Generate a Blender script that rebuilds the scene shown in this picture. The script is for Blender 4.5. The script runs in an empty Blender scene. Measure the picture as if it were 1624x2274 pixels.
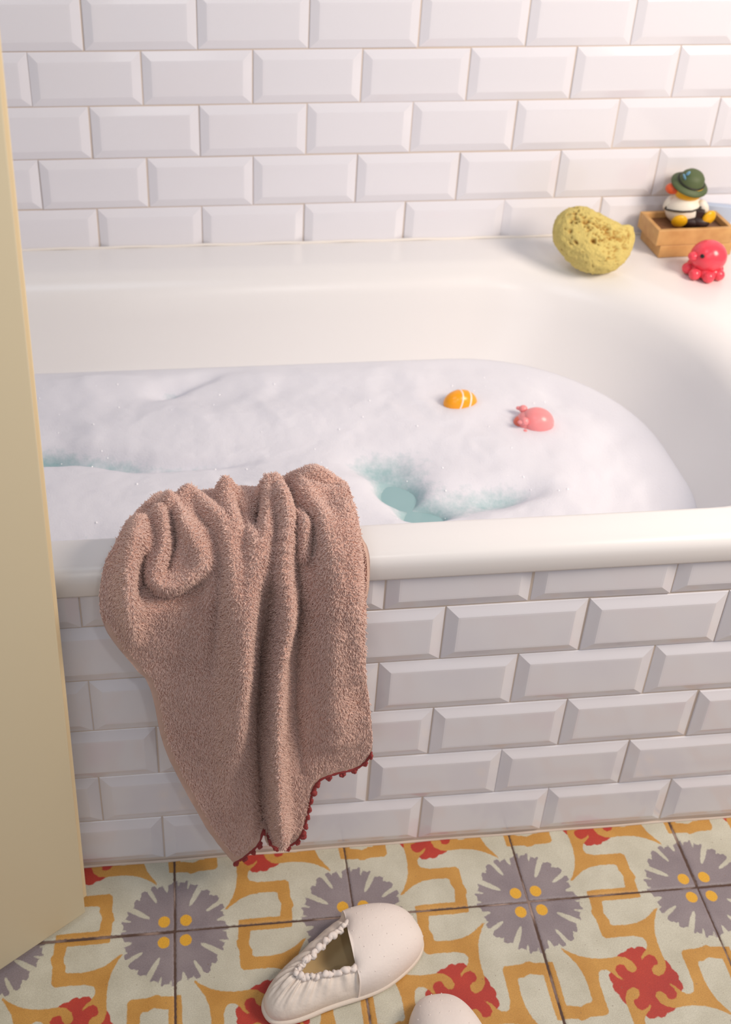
import bpy, bmesh, math, random
import numpy as np
from mathutils import Vector, Matrix
PI = math.pi
sc = bpy.context.scene
COL = sc.collection
random.seed(7); RNG = np.random.default_rng(11)

# ------------------------------------------------------------------ camera, sky, lights, exposure
cam_d = bpy.data.cameras.new('camera'); cam = bpy.data.objects.new('camera', cam_d); COL.objects.link(cam)
a_, b_, c_ = 1.01446, -0.11021, 0.02207
cam.matrix_world = (Matrix.Translation((0.41155, -0.7965, 1.18599)) @ Matrix.Rotation(b_, 4, 'Z')
                    @ Matrix.Rotation(a_, 4, 'X') @ Matrix.Rotation(c_, 4, 'Z'))
cam_d.sensor_width = 36.0; cam_d.sensor_fit = 'AUTO'
cam_d.lens = 2462.546 / 2274 * 36.0
cam_d.shift_x = 165.087 / 2274; cam_d.shift_y = -345.679 / 2274
cam_d.clip_start = 0.01
cam_d.dof.use_dof = True; cam_d.dof.focus_distance = 1.08; cam_d.dof.aperture_fstop = 6.3
sc.camera = cam

W = bpy.data.worlds.new('daylight'); sc.world = W; W.use_nodes = True
wb = W.node_tree.nodes['Background']; wb.inputs[0].default_value = (0.80, 0.86, 1.0, 1); wb.inputs[1].default_value = 0.26

def area(name, loc, target, sx, sy, watts, col, spread=180):
    d = bpy.data.lights.new(name, 'AREA'); d.shape = 'RECTANGLE'; d.size = sx; d.size_y = sy
    d.energy = watts; d.color = col; d.spread = math.radians(spread)
    o = bpy.data.objects.new(name, d); COL.objects.link(o); o.location = loc
    o.rotation_euler = (Vector(target) - Vector(loc)).to_track_quat('-Z', 'Y').to_euler()
    return o
area('window_light', (1.68, -0.36, 1.41), (0.75, 0.50, 0.50), 0.5, 0.55, 22, (1.0, 0.85, 0.71))
area('front_fill', (-0.1, -2.3, 2.0), (0.6, 0.3, 0.3), 1.4, 1.2, 9, (1.0, 0.95, 0.90))  # added soft fill from behind the camera, not a real window
area('cool_left_fill', (0.05, -0.35, 2.4), (0.2, 0.68, 0.75), 0.7, 0.7, 5, (0.76, 0.86, 1.0))  # added cool fill that tints the left of the back wall
area('ceiling_lamp', (0.83, -1.5, 2.3), (0.6, 0.3, 0.3), 0.10, 0.10, 4.0, (1.0, 0.97, 0.94))
sc.view_settings.view_transform = 'Standard'; sc.view_settings.look = 'None'
sc.view_settings.gamma = 1.0; sc.view_settings.use_curve_mapping = False
sc.view_settings.exposure = 0.0
sc.cycles.use_denoising = True
sc.cycles.max_bounces = 8; sc.cycles.diffuse_bounces = 5

# ------------------------------------------------------------------ helpers
def fade(t): return t * t * (3 - 2 * t)
def _h(i, j, k, s):
    n = (i * 374761393 + j * 668265263 + k * 1274126177 + s * 974711) & 0x7fffffff
    n = ((n ^ (n >> 13)) * 1274126177) & 0x7fffffff
    n = n ^ (n >> 16)
    return (n & 0xffff) / 65535.0
def vnoise(P, f=1.0, s=0):
    P = np.asarray(P, float) * f
    I = np.floor(P).astype(np.int64); F = fade(P - I)
    r = 0
    for dx in (0, 1):
        for dy in (0, 1):
            for dz in (0, 1):
                w = (F[:, 0] if dx else 1 - F[:, 0]) * (F[:, 1] if dy else 1 - F[:, 1]) * (F[:, 2] if dz else 1 - F[:, 2])
                r = r + w * _h(I[:, 0] + dx, I[:, 1] + dy, I[:, 2] + dz, s)
    return r * 2 - 1
def fbm(P, f, octv=4, s=0):
    r = 0; a = 1.0; t = 0
    for o in range(octv):
        r = r + a * vnoise(P, f * 2 ** o, s + o); t += a; a *= 0.5
    return r / t

def link(name, me, m=None, parent=None, smooth=True):
    if m is not None:
        for q in (m if isinstance(m, (list, tuple)) else [m]): me.materials.append(q)
    if smooth: me.polygons.foreach_set('use_smooth', [True] * len(me.polygons))
    o = bpy.data.objects.new(name, me); COL.objects.link(o)
    if parent is not None: o.parent = parent
    return o
def mesh_np(name, V, F, m=None, parent=None, smooth=True):
    V = np.asarray(V, float); F = np.asarray(F, np.int32)
    me = bpy.data.meshes.new(name); k = F.shape[1]; n = len(F)
    me.vertices.add(len(V)); me.vertices.foreach_set('co', V.astype(np.float32).ravel())
    me.loops.add(n * k); me.loops.foreach_set('vertex_index', F.ravel())
    me.polygons.add(n); me.polygons.foreach_set('loop_start', np.arange(0, n * k, k, dtype=np.int32))
    me.update(calc_edges=True); me.validate()
    return link(name, me, m, parent, smooth)
def attr(o, name, vals):
    a = o.data.attributes.new(name, 'FLOAT', 'POINT'); a.data.foreach_set('value', np.asarray(vals, np.float32))
def obj(name, bm, m, parent=None, smooth=True):
    me = bpy.data.meshes.new(name); bmesh.ops.recalc_face_normals(bm, faces=bm.faces); bm.to_mesh(me); bm.free()
    return link(name, me, m, parent, smooth)
def tag(o, label=None, cat=None, group=None, kind=None):
    if label: o['label'] = label
    if cat: o['category'] = cat
    if group: o['group'] = group
    if kind: o['kind'] = kind
    return o
def thing(name, label, cat, loc=(0, 0, 0), rz=0, group=None):
    o = bpy.data.objects.new(name, None); COL.objects.link(o); o.empty_display_size = 0.03
    o.location = loc; o.rotation_euler = (0, 0, rz)
    return tag(o, label, cat, group)
def grid_faces(nu, nv, cu=False, cv=False):
    i = np.arange(nu if cu else nu - 1); j = np.arange(nv if cv else nv - 1)
    I, J = np.meshgrid(i, j, indexing='ij'); I2 = (I + 1) % nu; J2 = (J + 1) % nv
    return np.stack([I * nv + J, I2 * nv + J, I2 * nv + J2, I * nv + J2], -1).reshape(-1, 4)
def rotm(rx=0, ry=0, rz=0):
    from mathutils import Euler
    return Euler((rx, ry, rz)).to_matrix().to_4x4()
def ball(bm, c, r, seg=20, rings=14, rot=None, warp=None):
    """ellipsoid added to a bmesh; r may be a scalar or 3 radii"""
    r = (r, r, r) if not hasattr(r, '__len__') else r
    M = Matrix.Translation(c) @ (rot or Matrix()) @ Matrix.Diagonal((*r, 1))
    g = bmesh.ops.create_uvsphere(bm, u_segments=seg, v_segments=rings, radius=1)
    for v in g['verts']:
        p = v.co.copy()
        if warp: p = warp(p)
        v.co = M @ p
def lathe(bm, prof, M=Matrix(), n=36, cap=True):
    rows = []
    for (r, z) in prof:
        rows.append([bm.verts.new(M @ Vector((r * math.cos(2 * PI * i / n), r * math.sin(2 * PI * i / n), z))) for i in range(n)])
    for A, B in zip(rows[:-1], rows[1:]):
        for i in range(n): bm.faces.new((A[i], A[(i + 1) % n], B[(i + 1) % n], B[i]))
    if cap:
        bm.faces.new(rows[0][::-1]); bm.faces.new(rows[-1])
def tube(bm, pts, rad, n=8, closed=False):
    pts = [Vector(p) for p in pts]; N = len(pts); rows = []; up = Vector((0.13, 0.21, 0.97))
    for i, p in enumerate(pts):
        if closed: t = pts[(i + 1) % N] - pts[i - 1]
        else: t = pts[min(i + 1, N - 1)] - pts[max(i - 1, 0)]
        t.normalize(); x = t.cross(up); x.normalize(); y = t.cross(x)
        r = rad[i] if hasattr(rad, '__len__') else rad
        rows.append([bm.verts.new(p + r * (math.cos(2 * PI * k / n) * x + math.sin(2 * PI * k / n) * y)) for k in range(n)])
    for i in range(N if closed else N - 1):
        A, B = rows[i], rows[(i + 1) % N]
        for k in range(n): bm.faces.new((A[k], A[(k + 1) % n], B[(k + 1) % n], B[k]))
    if not closed: bm.faces.new(rows[0][::-1]); bm.faces.new(rows[-1])
def box(bm, lo, hi, bev=0, seg=2, M=Matrix()):
    g = bmesh.ops.create_cube(bm, size=1)
    for v in g['verts']:
        v.co = M @ Vector([lo[k] + (v.co[k] + .5) * (hi[k] - lo[k]) for k in range(3)])
    if bev:
        es = list({e for v in g['verts'] for e in v.link_edges})
        bmesh.ops.bevel(bm, geom=es, offset=bev, segments=seg, affect='EDGES', profile=.6)

# ------------------------------------------------------------------ materials
def srgb(r, g, b):
    f = lambda c: (c / 255 / 12.92) if c / 255 <= .04045 else ((c / 255 + .055) / 1.055) ** 2.4
    return (f(r), f(g), f(b), 1)
def mat(name, col, rough=.5, sss=0, sss_r=(.01, .01, .01), bump=None, vary=None, **kw):
    m = bpy.data.materials.new(name); m.use_nodes = True; nt = m.node_tree; P = nt.nodes['Principled BSDF']
    P.inputs['Base Color'].default_value = col; P.inputs['Roughness'].default_value = rough
    if sss:
        P.inputs['Subsurface Weight'].default_value = sss; P.inputs['Subsurface Radius'].default_value = (1, 1, 1)
        P.inputs['Subsurface Scale'].default_value = sss_r[0]
    for k, v in kw.items(): P.inputs[k.replace('_', ' ')].default_value = v
    if bump or vary:
        tc = nt.nodes.new('ShaderNodeTexCoord')
    if bump:
        s, d, st = bump
        n = nt.nodes.new('ShaderNodeTexNoise'); n.inputs['Scale'].default_value = s; n.inputs['Detail'].default_value = 4
        b = nt.nodes.new('ShaderNodeBump'); b.inputs['Distance'].default_value = d; b.inputs['Strength'].default_value = st
        nt.links.new(tc.outputs['Object'], n.inputs['Vector']); nt.links.new(n.outputs['Fac'], b.inputs['Height'])
        nt.links.new(b.outputs['Normal'], P.inputs['Normal'])
    if vary:
        s, c2, lo, hi = vary
        n = nt.nodes.new('ShaderNodeTexNoise'); n.inputs['Scale'].default_value = s; n.inputs['Detail'].default_value = 5
        r = nt.nodes.new('ShaderNodeMapRange'); r.inputs['From Min'].default_value = lo; r.inputs['From Max'].default_value = hi
        x = nt.nodes.new('ShaderNodeMix'); x.data_type = 'RGBA'; x.inputs['A'].default_value = col; x.inputs['B'].default_value = c2
        nt.links.new(tc.outputs['Object'], n.inputs['Vector']); nt.links.new(n.outputs['Fac'], r.inputs['Value'])
        nt.links.new(r.outputs['Result'], x.inputs['Factor']); nt.links.new(x.outputs['Result'], P.inputs['Base Color'])
    return m
M = {}
M['tile'] = mat('glazed_white_tile', srgb(229, 228, 235), .10, bump=(9, .0012, .12))
M['grout'] = mat('grout', srgb(210, 196, 184), .9)
M['grout_dark'] = mat('floor_grout', srgb(86, 66, 58), .95, bump=(600, .0005, .5), vary=(16, srgb(168, 146, 136), .52, .66))
M['enamel'] = mat('tub_enamel', srgb(232, 230, 230), .28)
M['caulk'] = mat('caulk', srgb(236, 230, 224), .5)
M['door'] = mat('cream_door_paint', srgb(206, 196, 168), .45, bump=(60, .0006, .15))
M['door_edge'] = mat('cream_door_edge', srgb(226, 208, 172), .4, bump=(60, .0006, .15))
M['plaster'] = mat('plaster', srgb(226, 222, 216), .9)
M['terry'] = mat('terry_ground', srgb(196, 158, 144), .95)
M['pile'] = mat('terry_pile', srgb(230, 198, 186), .9)
M['hem'] = mat('towel_hem', srgb(200, 168, 153), .85, bump=(900, .0004, .4))
M['crochet'] = mat('dark_red_yarn', srgb(146, 58, 58), .85, bump=(900, .0006, .6))
M['felt'] = mat('white_slipper_cotton', srgb(236, 226, 220), .95, bump=(260, .0008, .35))
M['quilt'] = mat('slipper_quarter_cotton', srgb(232, 221, 211), .95, bump=(190, .0012, .45))
M['sole'] = mat('slipper_sole', srgb(228, 215, 202), .95, bump=(300, .0006, .4))
M['insole'] = mat('tan_insole', srgb(206, 180, 134), .95, bump=(400, .0004, .3))
M['wood'] = mat('pale_wood', srgb(212, 166, 106), .55, vary=(40, srgb(188, 138, 82), .4, .75), bump=(80, .0004, .2))
M['wood_in'] = mat('dark_brown_wood', srgb(132, 90, 58), .5, vary=(40, srgb(92, 60, 40), .35, .7))  # darker brown wood for the box bottoms
M['pink'] = mat('coral_rubber', srgb(240, 76, 92), .22, sss=.25, sss_r=(.006,) * 3)
M['rosepink'] = mat('rose_rubber', srgb(243, 150, 152), .3, sss=.25, sss_r=(.006,) * 3)
M['coral'] = mat('deep_coral_rubber', srgb(226, 108, 88), .35)
M['orange'] = mat('orange_rubber', srgb(250, 165, 28), .25)
M['stripe'] = mat('white_stripe', srgb(250, 226, 214), .3)
M['black'] = mat('black_paint', srgb(24, 18, 18), .25)
M['yellow'] = mat('yellow_rubber', srgb(232, 178, 22), .35)
M['beak'] = mat('orange_red_beak', srgb(226, 92, 42), .35)
M['whitecloth'] = mat('duck_shirt_white', srgb(236, 230, 216), .5)
M['hat'] = mat('hat_green', srgb(84, 98, 62), .6, bump=(500, .0004, .3))
M['hatband'] = mat('hat_band', srgb(40, 42, 28), .5)
M['feather'] = mat('feather_blue', srgb(110, 160, 190), .5)
M['leather'] = mat('dark_brown_leather', srgb(52, 34, 30), .45)
M['strap'] = mat('strap_dark', srgb(60, 52, 46), .5)
M['blue'] = mat('pale_blue_paper', srgb(186, 200, 222), .5)
M['palepink'] = mat('pale_pink_paper', srgb(238, 204, 206), .5)
M['bubble'] = mat('soap_bubble', srgb(250, 250, 255), .05)
M['water'] = mat('teal_bath_water', srgb(146, 180, 184), .04)

# sponge: pale ochre, browner where the pores sink in
def sponge_mat():
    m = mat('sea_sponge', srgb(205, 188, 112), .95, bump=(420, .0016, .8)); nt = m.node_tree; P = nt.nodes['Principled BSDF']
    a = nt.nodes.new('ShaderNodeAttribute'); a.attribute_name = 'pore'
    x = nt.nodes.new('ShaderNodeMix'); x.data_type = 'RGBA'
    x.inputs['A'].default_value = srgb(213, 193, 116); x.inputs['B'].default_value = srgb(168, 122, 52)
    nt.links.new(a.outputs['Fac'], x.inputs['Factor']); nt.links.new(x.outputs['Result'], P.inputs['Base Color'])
    return m
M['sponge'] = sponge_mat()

# foam: white, going over to the teal of the water where the layer is thin
def foam_mat():
    m = mat('bath_foam', srgb(224, 224, 232), 1.0, sss=.3, sss_r=(.012,) * 3); nt = m.node_tree; P = nt.nodes['Principled BSDF']; L = nt.links
    P.inputs['Specular IOR Level'].default_value = .15
    a = nt.nodes.new('ShaderNodeAttribute'); a.attribute_name = 'thick'
    tc = nt.nodes.new('ShaderNodeTexCoord')
    n1 = nt.nodes.new('ShaderNodeTexNoise'); n1.inputs['Scale'].default_value = 95; n1.inputs['Detail'].default_value = 6; n1.inputs['Roughness'].default_value = .7
    n2 = nt.nodes.new('ShaderNodeTexNoise'); n2.inputs['Scale'].default_value = 420; n2.inputs['Detail'].default_value = 3
    L.new(tc.outputs['Object'], n1.inputs['Vector']); L.new(tc.outputs['Object'], n2.inputs['Vector'])
    s = nt.nodes.new('ShaderNodeMath'); s.operation = 'MULTIPLY_ADD'; s.inputs[1].default_value = .030; L.new(n1.outputs['Fac'], s.inputs[0]); 
    neg = nt.nodes.new('ShaderNodeMath'); neg.operation = 'MULTIPLY'; neg.inputs[1].default_value = -1; L.new(a.outputs['Fac'], neg.inputs[0]); L.new(neg.outputs[0], s.inputs[2])
    r = nt.nodes.new('ShaderNodeMapRange'); r.inputs['From Min'].default_value = -.004; r.inputs['From Max'].default_value = .014
    r.inputs['To Max'].default_value = .9
    L.new(s.outputs[0], r.inputs['Value'])
    x = nt.nodes.new('ShaderNodeMix'); x.data_type = 'RGBA'; x.inputs['A'].default_value = srgb(224, 224, 232); x.inputs['B'].default_value = srgb(156, 188, 192)
    L.new(r.outputs['Result'], x.inputs['Factor']); L.new(x.outputs['Result'], P.inputs['Base Color'])
    b = nt.nodes.new('ShaderNodeBump'); b.inputs['Distance'].default_value = .0012; b.inputs['Strength'].default_value = .35
    L.new(n2.outputs['Fac'], b.inputs['Height']); L.new(b.outputs['Normal'], P.inputs['Normal'])
    return m
M['foam'] = foam_mat()

# cement floor tile: the colour fields are distance fields stored on the mesh
def floor_mat():
    m = bpy.data.materials.new('patterned_cement_tile'); m.use_nodes = True; nt = m.node_tree; L = nt.links; P = nt.nodes['Principled BSDF']
    P.inputs['Roughness'].default_value = .55
    tc = nt.nodes.new('ShaderNodeTexCoord')
    def noise(scale, det=4, rough=.5):
        n = nt.nodes.new('ShaderNodeTexNoise'); n.inputs['Scale'].default_value = scale; n.inputs['Detail'].default_value = det; n.inputs['Roughness'].default_value = rough
        L.new(tc.outputs['Object'], n.inputs['Vector']); return n.outputs['Fac']
    wob = noise(260, 3)
    grain = noise(900, 3); blot = noise(28, 5); speck = noise(330, 2)
    def ramp(v, lo, hi, a=0, b=1):
        r = nt.nodes.new('ShaderNodeMapRange'); r.inputs['From Min'].default_value = lo; r.inputs['From Max'].default_value = hi
        r.inputs['To Min'].default_value = a; r.inputs['To Max'].default_value = b; L.new(v, r.inputs['Value']); return r.outputs['Result']
    def mix(f, A, B, mode='MIX'):
        x = nt.nodes.new('ShaderNodeMix'); x.data_type = 'RGBA'; x.blend_type = mode
        for k, q in (('A', A), ('B', B)):
            if isinstance(q, tuple): x.inputs[k].default_value = q
            else: L.new(q, x.inputs[k])
        if isinstance(f, float): x.inputs['Factor'].default_value = f
        else: L.new(f, x.inputs['Factor'])
        return x.outputs['Result']
    def layer(name, wamp=.010):
        a = nt.nodes.new('ShaderNodeAttribute'); a.attribute_name = name
        s = nt.nodes.new('ShaderNodeMath'); s.operation = 'MULTIPLY_ADD'; s.inputs[1].default_value = wamp
        L.new(wob, s.inputs[0]); L.new(a.outputs['Fac'], s.inputs[2])
        return ramp(s.outputs[0], wamp * .5 + .003, wamp * .5 - .003)
    c = mix(ramp(blot, .35, .7), srgb(206, 204, 188), srgb(190, 187, 170))
    c = mix(layer('sd_grey'), c, mix(ramp(blot, .3, .7), srgb(150, 140, 144), srgb(134, 124, 130)))
    c = mix(layer('sd_red'), c, mix(ramp(blot, .3, .7), srgb(190, 66, 50), srgb(172, 54, 48)))
    c = mix(layer('sd_yellow'), c, mix(ramp(blot, .3, .7), srgb(205, 156, 82), srgb(188, 138, 66)))
    c = mix(layer('sd_dot', .006), c, srgb(226, 172, 54))
    c = mix(ramp(grain, .35, .65, 0, .22), c, srgb(120, 104, 88), 'MULTIPLY')
    c = mix(ramp(speck, .70, .76, 0, .55), c, srgb(120, 100, 80))
    e = nt.nodes.new('ShaderNodeAttribute'); e.attribute_name = 'sd_edge'
    s = nt.nodes.new('ShaderNodeMath'); s.operation = 'MULTIPLY_ADD'; s.inputs[1].default_value = -.012; L.new(wob, s.inputs[0]); L.new(e.outputs['Fac'], s.inputs[2])
    c = mix(ramp(s.outputs[0], .000, -.006), c, srgb(98, 78, 68))
    L.new(c, P.inputs['Base Color'])
    b = nt.nodes.new('ShaderNodeBump'); b.inputs['Distance'].default_value = .0004; b.inputs['Strength'].default_value = .35
    L.new(grain, b.inputs['Height']); L.new(b.outputs['Normal'], P.inputs['Normal'])
    return m
M['floor'] = floor_mat()

# ------------------------------------------------------------------ floor
YEL = [(0.223, 0.401), (0.198, 0.369), (0.168, 0.315), (0.151, 0.26), (0.143, 0.197), (0.144, 0.143), (0.147, 0.105), (0.14, 0.068), (0.116, 0.036), (0.079, 0.022), (0.056, 0.037), (0.057, 0.063), (0.074, 0.08), (0.098, 0.086), (0.105, 0.104), (0.097, 0.13), (0.076, 0.144), (0.047, 0.137), (0.021, 0.116), (0.022, 0.13), (0.038, 0.149), (0.062, 0.167), (0.08, 0.191), (0.083, 0.218), (0.072, 0.238), (0.027, 0.252), (-0.049, 0.253), (-0.133, 0.252), (-0.151, 0.267), (-0.153, 0.311), (-0.153, 0.359), (-0.165, 0.395), (-0.166, 0.413), (-0.155, 0.43), (-0.153, 0.465), (-0.150, 0.52), (0.153, 0.52), (0.150, 0.472), (0.086, 0.468), (-0.085, 0.468), (-0.089, 0.436), (-0.098, 0.395), (-0.09, 0.374), (-0.081, 0.356), (-0.083, 0.33), (-0.069, 0.321), (0.011, 0.318), (0.075, 0.326), (0.129, 0.345), (0.169, 0.371), (0.211, 0.402)]
RED = [(-0.102, 0.153), (-0.078, 0.166), (-0.053, 0.169), (-0.034, 0.186), (-0.011, 0.19), (0.003, 0.182), (0.025, 0.191), (0.052, 0.189), (0.064, 0.175)]
def poly_sd(P, poly):
    poly = np.asarray(poly, float); d = np.full(len(P), 1e9); ins = np.zeros(len(P), bool)
    for i in range(len(poly)):
        a = poly[i - 1]; b = poly[i]; e = b - a; w = P - a
        t = np.clip((w @ e) / (e @ e + 1e-12), 0, 1); q = w - t[:, None] * e
        d = np.minimum(d, (q * q).sum(1))
        cnd = (a[1] > P[:, 1]) != (b[1] > P[:, 1])
        with np.errstate(divide='ignore', invalid='ignore'):
            ins ^= cnd & (P[:, 0] < (b[0] - a[0]) * (P[:, 1] - a[1]) / (b[1] - a[1]) + a[0])
    d = np.sqrt(d); return np.where(ins, -d, d)
def r90(l, k):
    c, s = [(1, 0), (0, -1), (-1, 0), (0, 1)][k % 4]
    return [(c * x - s * y, s * x + c * y) for x, y in l]
def tile_fields(P):
    yel = np.min([poly_sd(P, r90(YEL, k)) for k in range(4)], axis=0)
    red = poly_sd(P, [q for k in range(4) for q in r90(RED, k)])
    # flower: fold on the nearest corner
    Q = P.copy(); ang = np.zeros(len(P)); rad = np.zeros(len(P))
    gx = np.where(P[:, 0] < 0, -.5, .5); gy = np.where(P[:, 1] < 0, -.5, .5)
    dx, dy = P[:, 0] - gx, P[:, 1] - gy
    rad = np.hypot(dx, dy); ang = np.degrees(np.arctan2(-dy, dx)) % 90.0
    R = .288 + .007 * np.clip(3 * np.sin(np.radians(ang * 28 + 40)), -1, 1) + .006 * np.sin(np.radians(ang * 8))
    gre = rad - R
    for (th, r0, hw, tip) in ((30, .157, .020, 0), (60, .195, .015, 0), (16, .25, .008, 1), (80, .232, .016, 1), (4, .262, .006, 1), (45, .272, .008, 1), (70, .268, .007, 1)):
        t = np.radians(ang - th); al = rad * np.cos(t); ac = np.abs(rad * np.sin(t))
        x = (al - r0) / (.29 - r0)
        w = hw * np.sqrt(np.clip(x, 0, 4) * 1.1) * (1 if tip else np.clip(1.25 - .5 * x, .5, 2))
        sl = np.where(x > 0, ac - w, np.hypot(ac, al - r0))
        gre = np.maximum(gre, -sl)
    dot = np.hypot(np.abs(dx) - .057, np.abs(dy) - .054) - .033
    edge = np.minimum(.5 - np.abs(P[:, 0]), .5 - np.abs(P[:, 1]))
    return yel, red, gre, dot, edge
def build_floor():
    VS, FS, AT = [], [], []; off = 0
    XF, D, T = 0.37525, 0.0862, 0.2
    cache = {}
    for j in range(-4, 1):
        for k in range(-3, 7):
            N = 128 if (-2 <= k <= 4 and -1 <= j <= 0) else 40
            if N not in cache:
                t = np.linspace(-.5, .5, N); X, Y = np.meshgrid(t, t, indexing='ij'); P = np.stack([X.ravel(), Y.ravel()], 1)
                cache[N] = (P, tile_fields(P), grid_faces(N, N))
            P, A, F = cache[N]
            s = T - .0013; rz = random.uniform(-.002, .002)
            x = P[:, 0] * s; y = P[:, 1] * s
            e = np.minimum(s / 2 - np.abs(x), s / 2 - np.abs(y))
            z = -.0012 * np.clip(1 - e / .0022, 0, 1) ** 2 + random.uniform(-.0002, .0003)
            V = np.stack([x * math.cos(rz) - y * math.sin(rz) + XF + (k + .5) * T + random.uniform(-.0004, .0004),
                          x * math.sin(rz) + y * math.cos(rz) - D + (j + .5) * T + random.uniform(-.0004, .0004), z], 1)
            VS.append(V); FS.append(F + off); AT.append(A); off += len(V)
    V = np.concatenate(VS); F = np.concatenate(FS)
    o = mesh_np('floor', V, F, M['floor']); tag(o, kind='structure')
    for i, n in enumerate(('sd_yellow', 'sd_red', 'sd_grey', 'sd_dot', 'sd_edge')): attr(o, n, np.concatenate([a[i] for a in AT]))
    bm = bmesh.new(); box(bm, (-.45, -1.1, -.03), (1.95, .7, -.0011)); obj('grout_bed', bm, M['grout_dark'], o, False)
build_floor()

# ------------------------------------------------------------------ bevelled wall tiles
PW, PH = 0.14947, 0.07543
def tile_field(xlo, xhi, rows, zb, xpar, par_of_row, zclip_lo, zclip_hi, joint=.0016):
    """tiles in the x-z plane, relief towards -y"""
    bm = bmesh.new()
    prof = [(0, -.004), (0, .0016), (.0007, .0024), (.0112, .0058), (.0126, .0062), (.0150, .0063)]
    for r in rows:
        z0 = zb + r * PH; xs = xpar[par_of_row(r)]
        k0 = math.floor((xlo - xs) / PW); k1 = math.ceil((xhi - xs) / PW)
        for k in range(k0, k1):
            x0 = xs + k * PW; g = joint / 2
            tx, tz, dd = random.gauss(0, .004), random.gauss(0, .004), random.gauss(0, .00025)
            jx, jz = random.gauss(0, .0004), random.gauss(0, .00025)
            cx, cz = x0 + PW / 2, z0 + PH / 2
            rowsv = []
            for ins, h in prof:
                ring = []
                for (sx, sz) in ((-1, -1), (1, -1), (1, 1), (-1, 1)):
                    X = sx * (PW / 2 - g - ins); Z = sz * (PH / 2 - g - ins)
                    ring.append(bm.verts.new((cx + X + jx, -(h + dd + X * tx + Z * tz), cz + Z + jz)))
                rowsv.append(ring)
            for A, B in zip(rowsv[:-1], rowsv[1:]):
                for i in range(4): bm.faces.new((A[i], A[(i + 1) % 4], B[(i + 1) % 4], B[i]))
            bm.faces.new(rowsv[-1])
    for co, no in (((0, 0, zclip_lo), (0, 0, -1)), ((0, 0, zclip_hi), (0, 0, 1)), ((xlo, 0, 0), (-1, 0, 0)), ((xhi, 0, 0), (1, 0, 0))):
        bmesh.ops.bisect_plane(bm, geom=bm.verts[:] + bm.edges[:] + bm.faces[:], plane_co=co, plane_no=no, clear_outer=True)
    return bm
YB = 0.6832
bm = tile_field(-.42, 1.9, range(0, 13), .447, {0: .2903, 1: .21541}, lambda r: r % 2, .4605, 1.36)
for v in bm.verts: v.co.y += YB
wall = obj('wall_back', bm, M['tile'], None, False); tag(wall, kind='structure')
bm = bmesh.new(); box(bm, (-.45, YB - .0012, 0), (1.95, YB + .1, 1.4)); obj('grout_bed', bm, M['grout'], wall, False)
bm = bmesh.new(); box(bm, (-.52, -.2, 0), (-.45, YB + .1, 1.4)); tag(obj('wall_left', bm, M['plaster'], None, False), kind='structure')

# ------------------------------------------------------------------ bathtub
def ring(xl, xr, yf, yb, rad, n=14, m=16):
    """rounded rectangle, radii (fl, fr, br, bl); same point count for every call"""
    fl, fr, br, bl = rad; P = []
    corners = [((xl + fl, yf + fl), fl, 180, 270), ((xr - fr, yf + fr), fr, 270, 360), ((xr - br, yb - br), br, 0, 90), ((xl + bl, yb - bl), bl, 90, 180)]
    arcs = []
    for (c, r, a0, a1) in corners:
        arcs.append([(c[0] + r * math.cos(math.radians(a0 + (a1 - a0) * i / n)), c[1] + r * math.sin(math.radians(a0 + (a1 - a0) * i / n))) for i in range(n + 1)])
    for q in range(4):
        A = arcs[q]; B = arcs[(q + 1) % 4]; P += A
        e0, e1 = A[-1], B[0]
        P += [(e0[0] + (e1[0] - e0[0]) * i / m, e0[1] + (e1[1] - e0[1]) * i / m) for i in range(1, m)]
    return P
ZR = .462
TUB = dict(xl=-.27, xr=1.135, yf=.036, yb=.612)
def inner_ring(ins):
    s = ins
    return ring(TUB['xl'] + s * 2, TUB['xr'] - s * 1.45, TUB['yf'] + s * .45, TUB['yb'] - s,
                (max(.05, .15 - .2 * s), max(.06, .17 - .2 * s), max(.10, .27 - .5 * s), .2))
INNER = [(0, 0), (.005, -.0005), (.011, -.0018), (.018, -.0045), (.026, -.0095), (.034, -.0175), (.042, -.030), (.052, -.056), (.066, -.092), (.082, -.125), (.105, -.17), (.13, -.23), (.155, -.29), (.18, -.33), (.215, -.36), (.26, -.374)]
def inset_at(z):
    zs = [ZR + q[1] for q in INNER]; return float(np.interp(z, zs[::-1], [q[0] for q in INNER][::-1]))
rings = []
for ins, dz in INNER[::-1]: rings.append([(x, y, ZR + dz) for x, y in inner_ring(ins)])
OX0, OX1, OY0 = -.44, 1.30, -.008
def outer(o, z, rr):  # o: inset from the outer face
    return [(x, y, z) for x, y in ring(OX0 + o, OX1 - o, OY0 + o, .6755 - (.0025 if o > .02 else 0), (rr, rr, .004, .004))]
for o_, dz, rr in ((.030, 0, .012), (.012, -.0002, .014), (.0085, -.0012, .015), (.005, -.0035, .016), (.002, -.007, .017), (.0004, -.0115, .018), (0, -.016, .018), (0, -.029, .018), (.0012, -.0318, .017), (.004, -.033, .015), (.009, -.033, .012)):
    rings.append(outer(o_, ZR + dz, rr))
V = np.array([p for r in rings for p in r]); nR = len(rings); nP = len(rings[0])
F = grid_faces(nR, nP, False, True)
tub = thing('bathtub', 'long white enamelled bathtub filled with foam, set against the tiled wall', 'bathtub', (.43, .33, 0))
def place(o, par):          # parent keeping world position
    o.parent = par; o.matrix_parent_inverse = Matrix.Translation(par.location).inverted() if par.rotation_euler.z == 0 else par.matrix_basis.inverted()
    return o
shell = mesh_np('basin', V, F, M['enamel'])
bmx = bmesh.new(); bmx.from_mesh(shell.data); bmx.verts.ensure_lookup_table()
bmx.faces.new([bmx.verts[i] for i in range(nP)]); bmesh.ops.recalc_face_normals(bmx, faces=bmx.faces); bmx.to_mesh(shell.data); bmx.free()
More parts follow.
